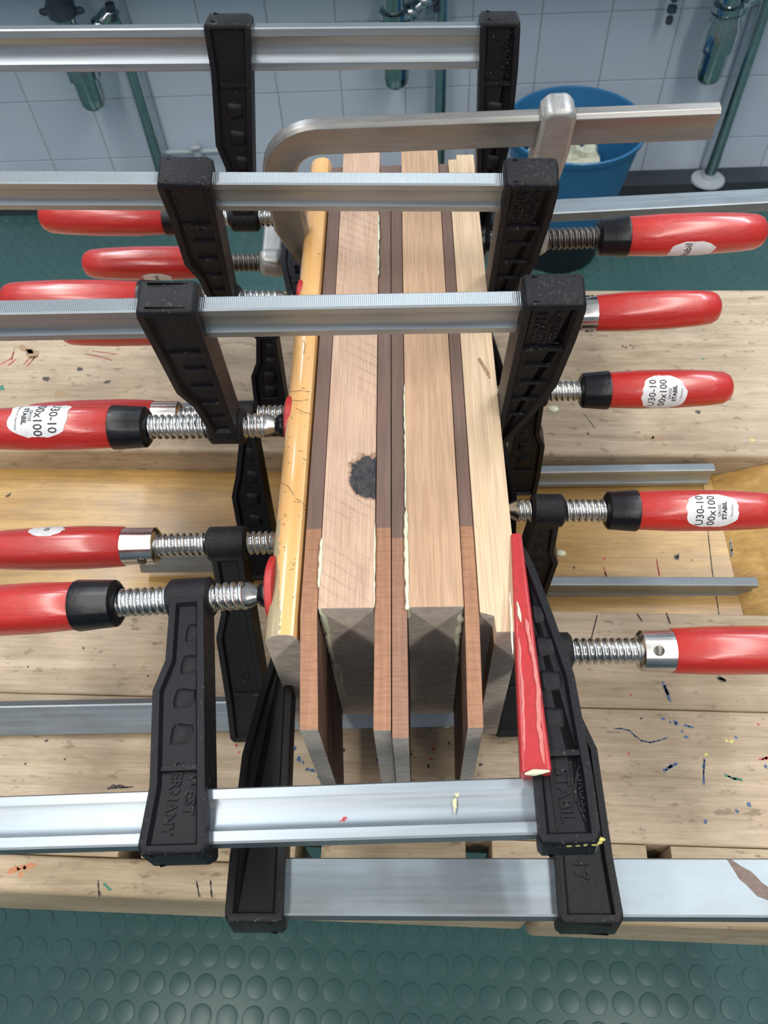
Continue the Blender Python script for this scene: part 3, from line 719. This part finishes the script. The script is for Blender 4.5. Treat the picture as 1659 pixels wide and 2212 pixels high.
def clamp(key,s,o,yaw,tilt,phi,D,boss,a0,coll,hstart,hlen,rail_end,label,ferrule=False,grey=False,W_=28,T=10,groove=True,deco='bumps',
          pad=18,padred=True,txt=None,logo=None,fixed=True,stick=None,thr='thread',group=None,name='bar_clamp',capu=0,ballr=7.5,cast_m='cast',hR=16.8,ty=11.5,ju=0,jw=35,lu=12):
    e1,e2=frame(s,yaw,tilt,phi); e3=e2.cross(e1)
    M4=Matrix(((e1.x,e3.x,e2.x,0),(e1.y,e3.y,e2.y,0),(e1.z,e3.z,e2.z,0),(0,0,0,1))); M4.translation=W(*o)
    e=tag(empty(name,M4),label,'clamp',group)
    cm=M['cast_grey'] if grey else M[cast_m]
    camside=1 if (CP-Vector(o)-e1*90).dot(e3)>0 else -1
    X0=149+1.0      # outer face of the stack opposite the fixed jaw, along e1
    if fixed:
        r=rail_mesh(-22,rail_end,D,W_,T,groove).build('rail',M['dull_steel'] if grey else (M['zinc'] if groove else M['zinc_flat']),e)
        j=jaw_fixed(D,W_,ty,jw,ju)
        decor(j,deco,D,lambda v:ju*v/D-(8+ (9)*min(1,v/(D*.5)))*jw/35,ty)
        jo=j.build('fixed_jaw',cm,e,bevel=1.1)
        if capu: jo.location.x=-capu*S
        if logo:
            ds=logo  # (reading dir along v, up dir along u)
            vv=D-3; items=[('STABIL',9.2,ju-lu,vv,ds,.12),('GROSS',6.4,ju-lu-9.5,vv-1,ds,.1)]
            lo=lettering(items,jo,ty-3.2,camside,cm,D)
            fr=MB()
            for q in ((ju-lu+5,-17,ju-lu+6,17),(ju-lu-5.6,-17,ju-lu-4.8,4)):
                fr.box((q[0],camside*(ty-3.6),vv+q[1]),(q[2],camside*(ty-2.5),vv+q[3])) if camside>0 else fr.box((q[0],camside*(ty-2.5),vv+q[1]),(q[2],camside*(ty-3.6),vv+q[3]))
            pts=[(ju-lu-14+8*math.cos(a),camside*(ty-3.0),vv+17*math.sin(a)) for a in [(-PI/2)+PI*i/12 for i in range(13)]]
            fr.tube(pts,.7,6)
            fr.build('badge_frame',cm,jo,smooth=0)
    b0,b1=boss
    if grey:
        j=MB(); w=26
        inn=lambda v:a0+(b0-a0)*(D-v)/D
        p=[(inn(D+16),D+16),(inn(D)+6,D+22),(inn(D)+w-6,D+22),(inn(D)+w,D+16),(inn(D)+w,D-14),(inn(.5*D)+w-2,.5*D),(b1-1,4),(b1-2,-10),(b0+2,-12),(b0,4)]
        j.prism(p[::-1],-ty,ty,'xzy'); bz=MB().lathe([(b0-.5,10),(b0+2,13.5),(b1-2,13.5),(b1+.5,10)],24); j.add(bz.v,bz.f)
        jo=j.build('sliding_arm',cm,e,bevel=4,seg=4)
    else:
        j=jaw_sliding(D,b0,b1,a0,ty); decor(j,deco,D,lambda v:-1+a0+(b0-a0)*(D-v)/D+(15 if v>D*.4 else 12.5),ty,4)
        jo=j.build('sliding_arm',cm,e,bevel=1.1)
    if txt:
        items=[(t_[0],t_[1],a0+t_[2],D+t_[3],t_[4],.08) for t_ in txt]; lettering(items,jo,ty-3.2,camside,cm,D)
    # spindle with swivel tip
    MB().lathe([(X0+8,4.5),(X0+13,5),(X0+19,8.4),(X0+22,8.8)],20).build('spindle_tip',M['ferrule'],e)
    thread_mesh(X0+22,hstart-(hstart-coll)+2).build('spindle',M[thr],e)
    MB().ell((X0+8,0,0),(ballr,ballr+1.5,ballr+1.5),18,10).lathe([(X0+1.5,pad-3),(X0+3.5,pad-3),(X0+5,ballr)],24).build('swivel_ball',M['black_plastic'],e)
    MB().lathe([(X0-.8,pad-1),(X0-.6,pad),(X0+3.2,pad-.5),(X0+5,pad-4)],36).build('pad_cap',M['pad_red'] if padred else M['black_plastic'],e)
    # collar or steel ferrule
    prof=handle_prof(hstart,hlen,hR)
    if ferrule:
        MB().lathe([(coll,9),(coll+.5,12),(coll+2.5,14.4),(hstart-2,14.8),(hstart+1,14.8)],32).build('ferrule',M['ferrule'],e)
        pin=MB()
        for sg in (1,-1): pin.lathe([(-1,3.6),(15.2,3.6),(15.6,3)],14,axis='z',T=Matrix.Translation((coll+11,0,0))@Matrix.Rotation(sg*PI/2+(.6 if camside>0 else -.6),4,'X'))
        pin.build('rivet',M['thread_dark'],e)
    else:
        def wob(x,a): return 1+.02*abs(math.sin(a*8))
        MB().lathe([(coll,9),(coll+.3,12.5),(coll+2.5,15.2),(coll+(hstart-coll)*.5,15.9),(hstart-1,hR),(hstart+.8,hR-.2)],48,wob=wob).build('collar',M['black_plastic'],e)
    def wobh(x,a): return 1+.012*math.cos(a*6+.4)
    MB().lathe(prof,36,wob=wobh).build('handle',M['red'],e)
    if stick:
        for q in stick: sticker(e,prof,q[0],q[1],q[2],q[3],e1,e2,e3,o,q[4],seed=q[5])
    return e
ST=[('U30-10',9.5,-11,'ink',.1),('300x100',9.5,0,'ink',.1),('GROSS',3.4,6.0,'ink',.05),('STABIL',5,10.2,'ink',.2),('Made in W.-Germany',2.6,16,'ink',0)]
ST2=[('U30-10',8.6,-9.5,'ink',.08),('00x100',8.6,-.5,'ink',.08),('GROSS',3.2,5.4,'ink',.05),('STABIL',4.8,9.4,'ink',.2),('Germany',2.6,15,'ink',0)]
DN=(-1,-1) # placeholder orientation pairs (reading along v, up along u)
clamp('U1',-1,(81,411.2,-26),-.6,-1.4,84,142,(199,224),184,254,284,118,470,'black bar clamp farthest back, its plain silver rail topmost in the picture',
      W_=31,ju=8,jw=30,txt=[('U-10',8,17,-22,(-1,-1))],logo=(-1,-1))
clamp('U2',-1,(81,294.9,-26),-.3,-2.1,107,135,(203,228),195,263,285,118,470,'black bar clamp with a serrated rail over the boards, second from the back',deco='ribs',ju=4,logo=(-1,-1),txt=[('C-13',7,17,-24,(-1,-1))])
clamp('U3',-1,(81,164.6,-26),-.3,-.4,102,135,(187,213),184,259,285,116,470,'black bar clamp with a serrated rail nearest of those standing above the boards',deco='ribs',logo=(-1,-1),pad=23,
      txt=[('10',6,21,-26,(-1,-1)),('35',6,13,-26,(-1,-1))],stick=[(337,44,.62,1.0,ST,3)])
u4=clamp('U4',-1,(81,23.7,-10),.4,4.8,175,141,(194,222),173,257,285,116,470,'black bar clamp at the front with a long red plastic guard on its right jaw',logo=(1,-1),pad=25,ju=3,jw=30,lu=15,W_=29,
      txt=[('WEST',8.6,11.5,-10,(1,-1)),('GERMANY',8.6,21,-9,(1,-1))],stick=[(352,30,-.75,.6,[('U30-10',7,-6,'ink',.1)],9)],ty=12)
bcl=clamp('B',1,(-68,13.6,-97),-.2,-.2,170,160,(170,196),163,243,267,118,470,'black bar clamp lowest in the picture, its smooth flat rail running off right',ferrule=True,W_=31.5,T=10,groove=False,ju=10,jw=32,
      txt=[('17',12,15,-8,(1,1))],cast_m='cast_brown',deco='none',pad=15)
clamp('L1',-1,(81,105.2,-90),.5,.4,231,150,(191,221),184,260,287,118,470,'black bar clamp under the boards, its rail lying on the bench front at left',ferrule=True,W_=28,groove=False,
      stick=[(345,26,1.1,.5,[('30',6,0,'ink',.1)],12)],txt=[('103',9,17,-40,(1,-1))],pad=15,cast_m='cast_brown',deco='none')
clamp('L2',1,(-68,142.5,-105),-.5,-1.2,271,135,(183,208),180,242,266,118,410,'black bar clamp standing in the tool tray, its labelled handle at the right edge',T=9,pad=15,padred=False,
      stick=[(322,40,.0,.85,ST2,21)])
clamp('L3',1,(-68,266.2,-104),-.5,.2,272,135,(180,208),182,237,261,109,392,'black bar clamp with a whole labelled handle over the bench, right of the boards',T=9,pad=14,padred=False,
      stick=[(306,36,.25,1.0,ST2,31)])
clamp('L4',-1,(81,238,-98),-.1,-.1,245,150,(197,214),192,263,288,118,330,'black bar clamp with a steel ferrule, half hidden behind the labelled left handle',ferrule=True,pad=15,padred=False,groove=False)
clamp('L5',1,(-68,305.1,-58),1.5,.3,351,190,(175,200),175,233,249,108,470,'black bar clamp whose pale rail passes in front of the blue bin',ferrule=True,W_=30,pad=14,padred=False,ty=10,groove=False)
clamp('L6',-1,(81,367.9,-112),0,0,250,100,(190,215),190,262,290,118,330,'black bar clamp whose red handle shows only below the nearest serrated rail at left',pad=15,padred=False)
# grey forged clamps
G_=clamp('G1',1,(-68,367.1,-22),.9,-.3,99,115,(178,208),184,253,278,122,316,'grey forged clamp with a curved bar at the back right',grey=True,fixed=False,thr='thread_dark',pad=14,padred=False,hR=17.5,name='forged_clamp',
      stick=[(333,38,.95,.6,[('Stabil',9,-4,'ink',.1)],41)])
def bent_rail(e,D,x1,hw=13.5,t=6.5,R=34):
    cu=-14; path=[]
    path.append((x1,D,0)); path.append((cu+R+8,D,0))
    for i in range(9):
        a=PI/2+PI/2*i/8; path.append((cu+R+R*math.cos(a),D-R+R*math.sin(a),a-PI/2))
    path+= [(cu,D*.42,PI/2),(cu+1,D*.22,PI/2),(cu+4,6,PI/2),(cu+7,-16,PI/2)]
    wid=[hw]*(len(path)-4)+[hw+1,hw+1,hw-3,hw-8]
    sec=[(-1,-.55),(-.8,-1),(-.25,-.7),(.25,-.7),(.8,-1),(1,-.55),(1,.55),(.8,1),(.25,.7),(-.25,.7),(-.8,1),(-1,.55)]
    vs=[];n=len(sec)
    for (u,v,a),h in zip(path,wid):
        nx,nv=math.sin(-a),math.cos(a)       # in-plane normal
        for p,q in sec: vs.append((u+nx*p*h,q*t,v+nv*p*h))
    fs=[tuple(range(n)),tuple(range((len(path)-1)*n,len(path)*n))[::-1]]
    for j in range(len(path)-1):
        for i in range(n): fs.append((j*n+i,j*n+(i+1)%n,(j+1)*n+(i+1)%n,(j+1)*n+i))
    MB().add(vs,fs).build('rail',M['dull_steel'],e,bevel=.6)
bent_rail(G_,115,316)
G2=clamp('G2',-1,(81,450.7,-108),-.7,-.9,3,100,(191,214),190,256,279,122,215,'grey forged clamp low behind the boards with its red handle at left',grey=True,thr='thread_dark',pad=14,padred=False,W_=22,T=9,fixed=False,name='forged_clamp',
      stick=[(322,30,-1.15,.5,[('Stabil',6,0,'ink',.1)],51)])
bent_rail(G2,100,215,hw=11,t=5.5)
# long red guard on the front clamp's right jaw
mb=MB()
mb.add([(-7,-14,-26),(0,-14,-26),(0,13,-26),(-7,13,-26),(-7,-15.5,128),(9,-15.5,128),(9,14,128),(-7,14,128)],[(0,3,2,1),(4,5,6,7),(0,1,5,4),(1,2,6,5),(2,3,7,6),(3,0,4,7)])
gd=mb.build('jaw_guard',M['cap_red'],u4,bevel=2,seg=3)
_e=frame(1,-.2,-.2,170); bside=1 if (CP-Vector((20,-140,-68))).dot(_e[1].cross(_e[0]))>0 else -1
cs=1 if (CP-Vector((81,-40,0))).dot(frame(-1,.4,4.8,175)[1].cross(frame(-1,.4,4.8,175)[0]))>0 else -1
yb=14.6*1 if cs>0 else -15.6
beads([([(-3,yb-.5*cs,38),(-4.5,yb-.5*cs,62),(-5,yb-.5*cs,84),(-3,yb-.5*cs,104),(-3.5,yb-.5*cs,124)],1.3,.25),([(2,yb-.6*cs,50),(4,yb-.6*cs,90),(6,yb-.6*cs,122)],.7,.3)],gd,'glue_streak',False,'glue_thin')
beads([([(-6,yb,128),(7,yb,129)],1.6,.3),([(1,yb-.6*cs,26),(0,yb-.6*cs,40)],1.0,.3),([(4.3,yb*.9,18),(6.5,yb*.9,60)],.5,.3)],gd,'glue_streak',False)
# paint spots on rails and jaw end
def spots(parent,mt,pts,y,seed=0,name='paint_spot'):
    mb=MB()
    for u,v,a,b_ in pts:
        p=[]
        for i in range(12):
            t=2*PI*i/12; k=1+.4*random.uniform(-1,1); p.append((u+a*k*math.cos(t),v+b_*k*math.sin(t)))
        mb.prism(p,y-.15,y+.15,'xzy')
    return mb.build(name,M[mt],parent,smooth=0)
sy_=cs
spots(u4,'glue_yellow',[(41,128.5,4,1.6),(42,133,1.6,3.5),(43.5,139,1,4)],sy_*3.9,name='glue_smear')
spots(u4,'p_red',[(103,146,2.2,1.3),(101.5,144,1.4,1)],sy_*2.6)
mb=MB(); mb.prism([(263,145),(266,145.5),(270,149),(275,152),(279,158),(285,163),(288,169),(285,171),(279,167),(274,165),(270,159),(267,156),(265,150)],5.0*bside-.15,5.0*bside+.15,'xzy'); mb.build('rust_scar',M['p_rust'],bcl,smooth=0)
mb=MB()
for i in range(60): mb.ell((-random.uniform(7,27)+random.gauss(0,1),cs*(random.uniform(4.5,9.2)),141+19.0+random.uniform(-1.0,1.4)),(random.uniform(.6,2.4),random.uniform(.8,2),1.0),6,4)
mb.build('paint_crust',M['p_yellow'],u4)
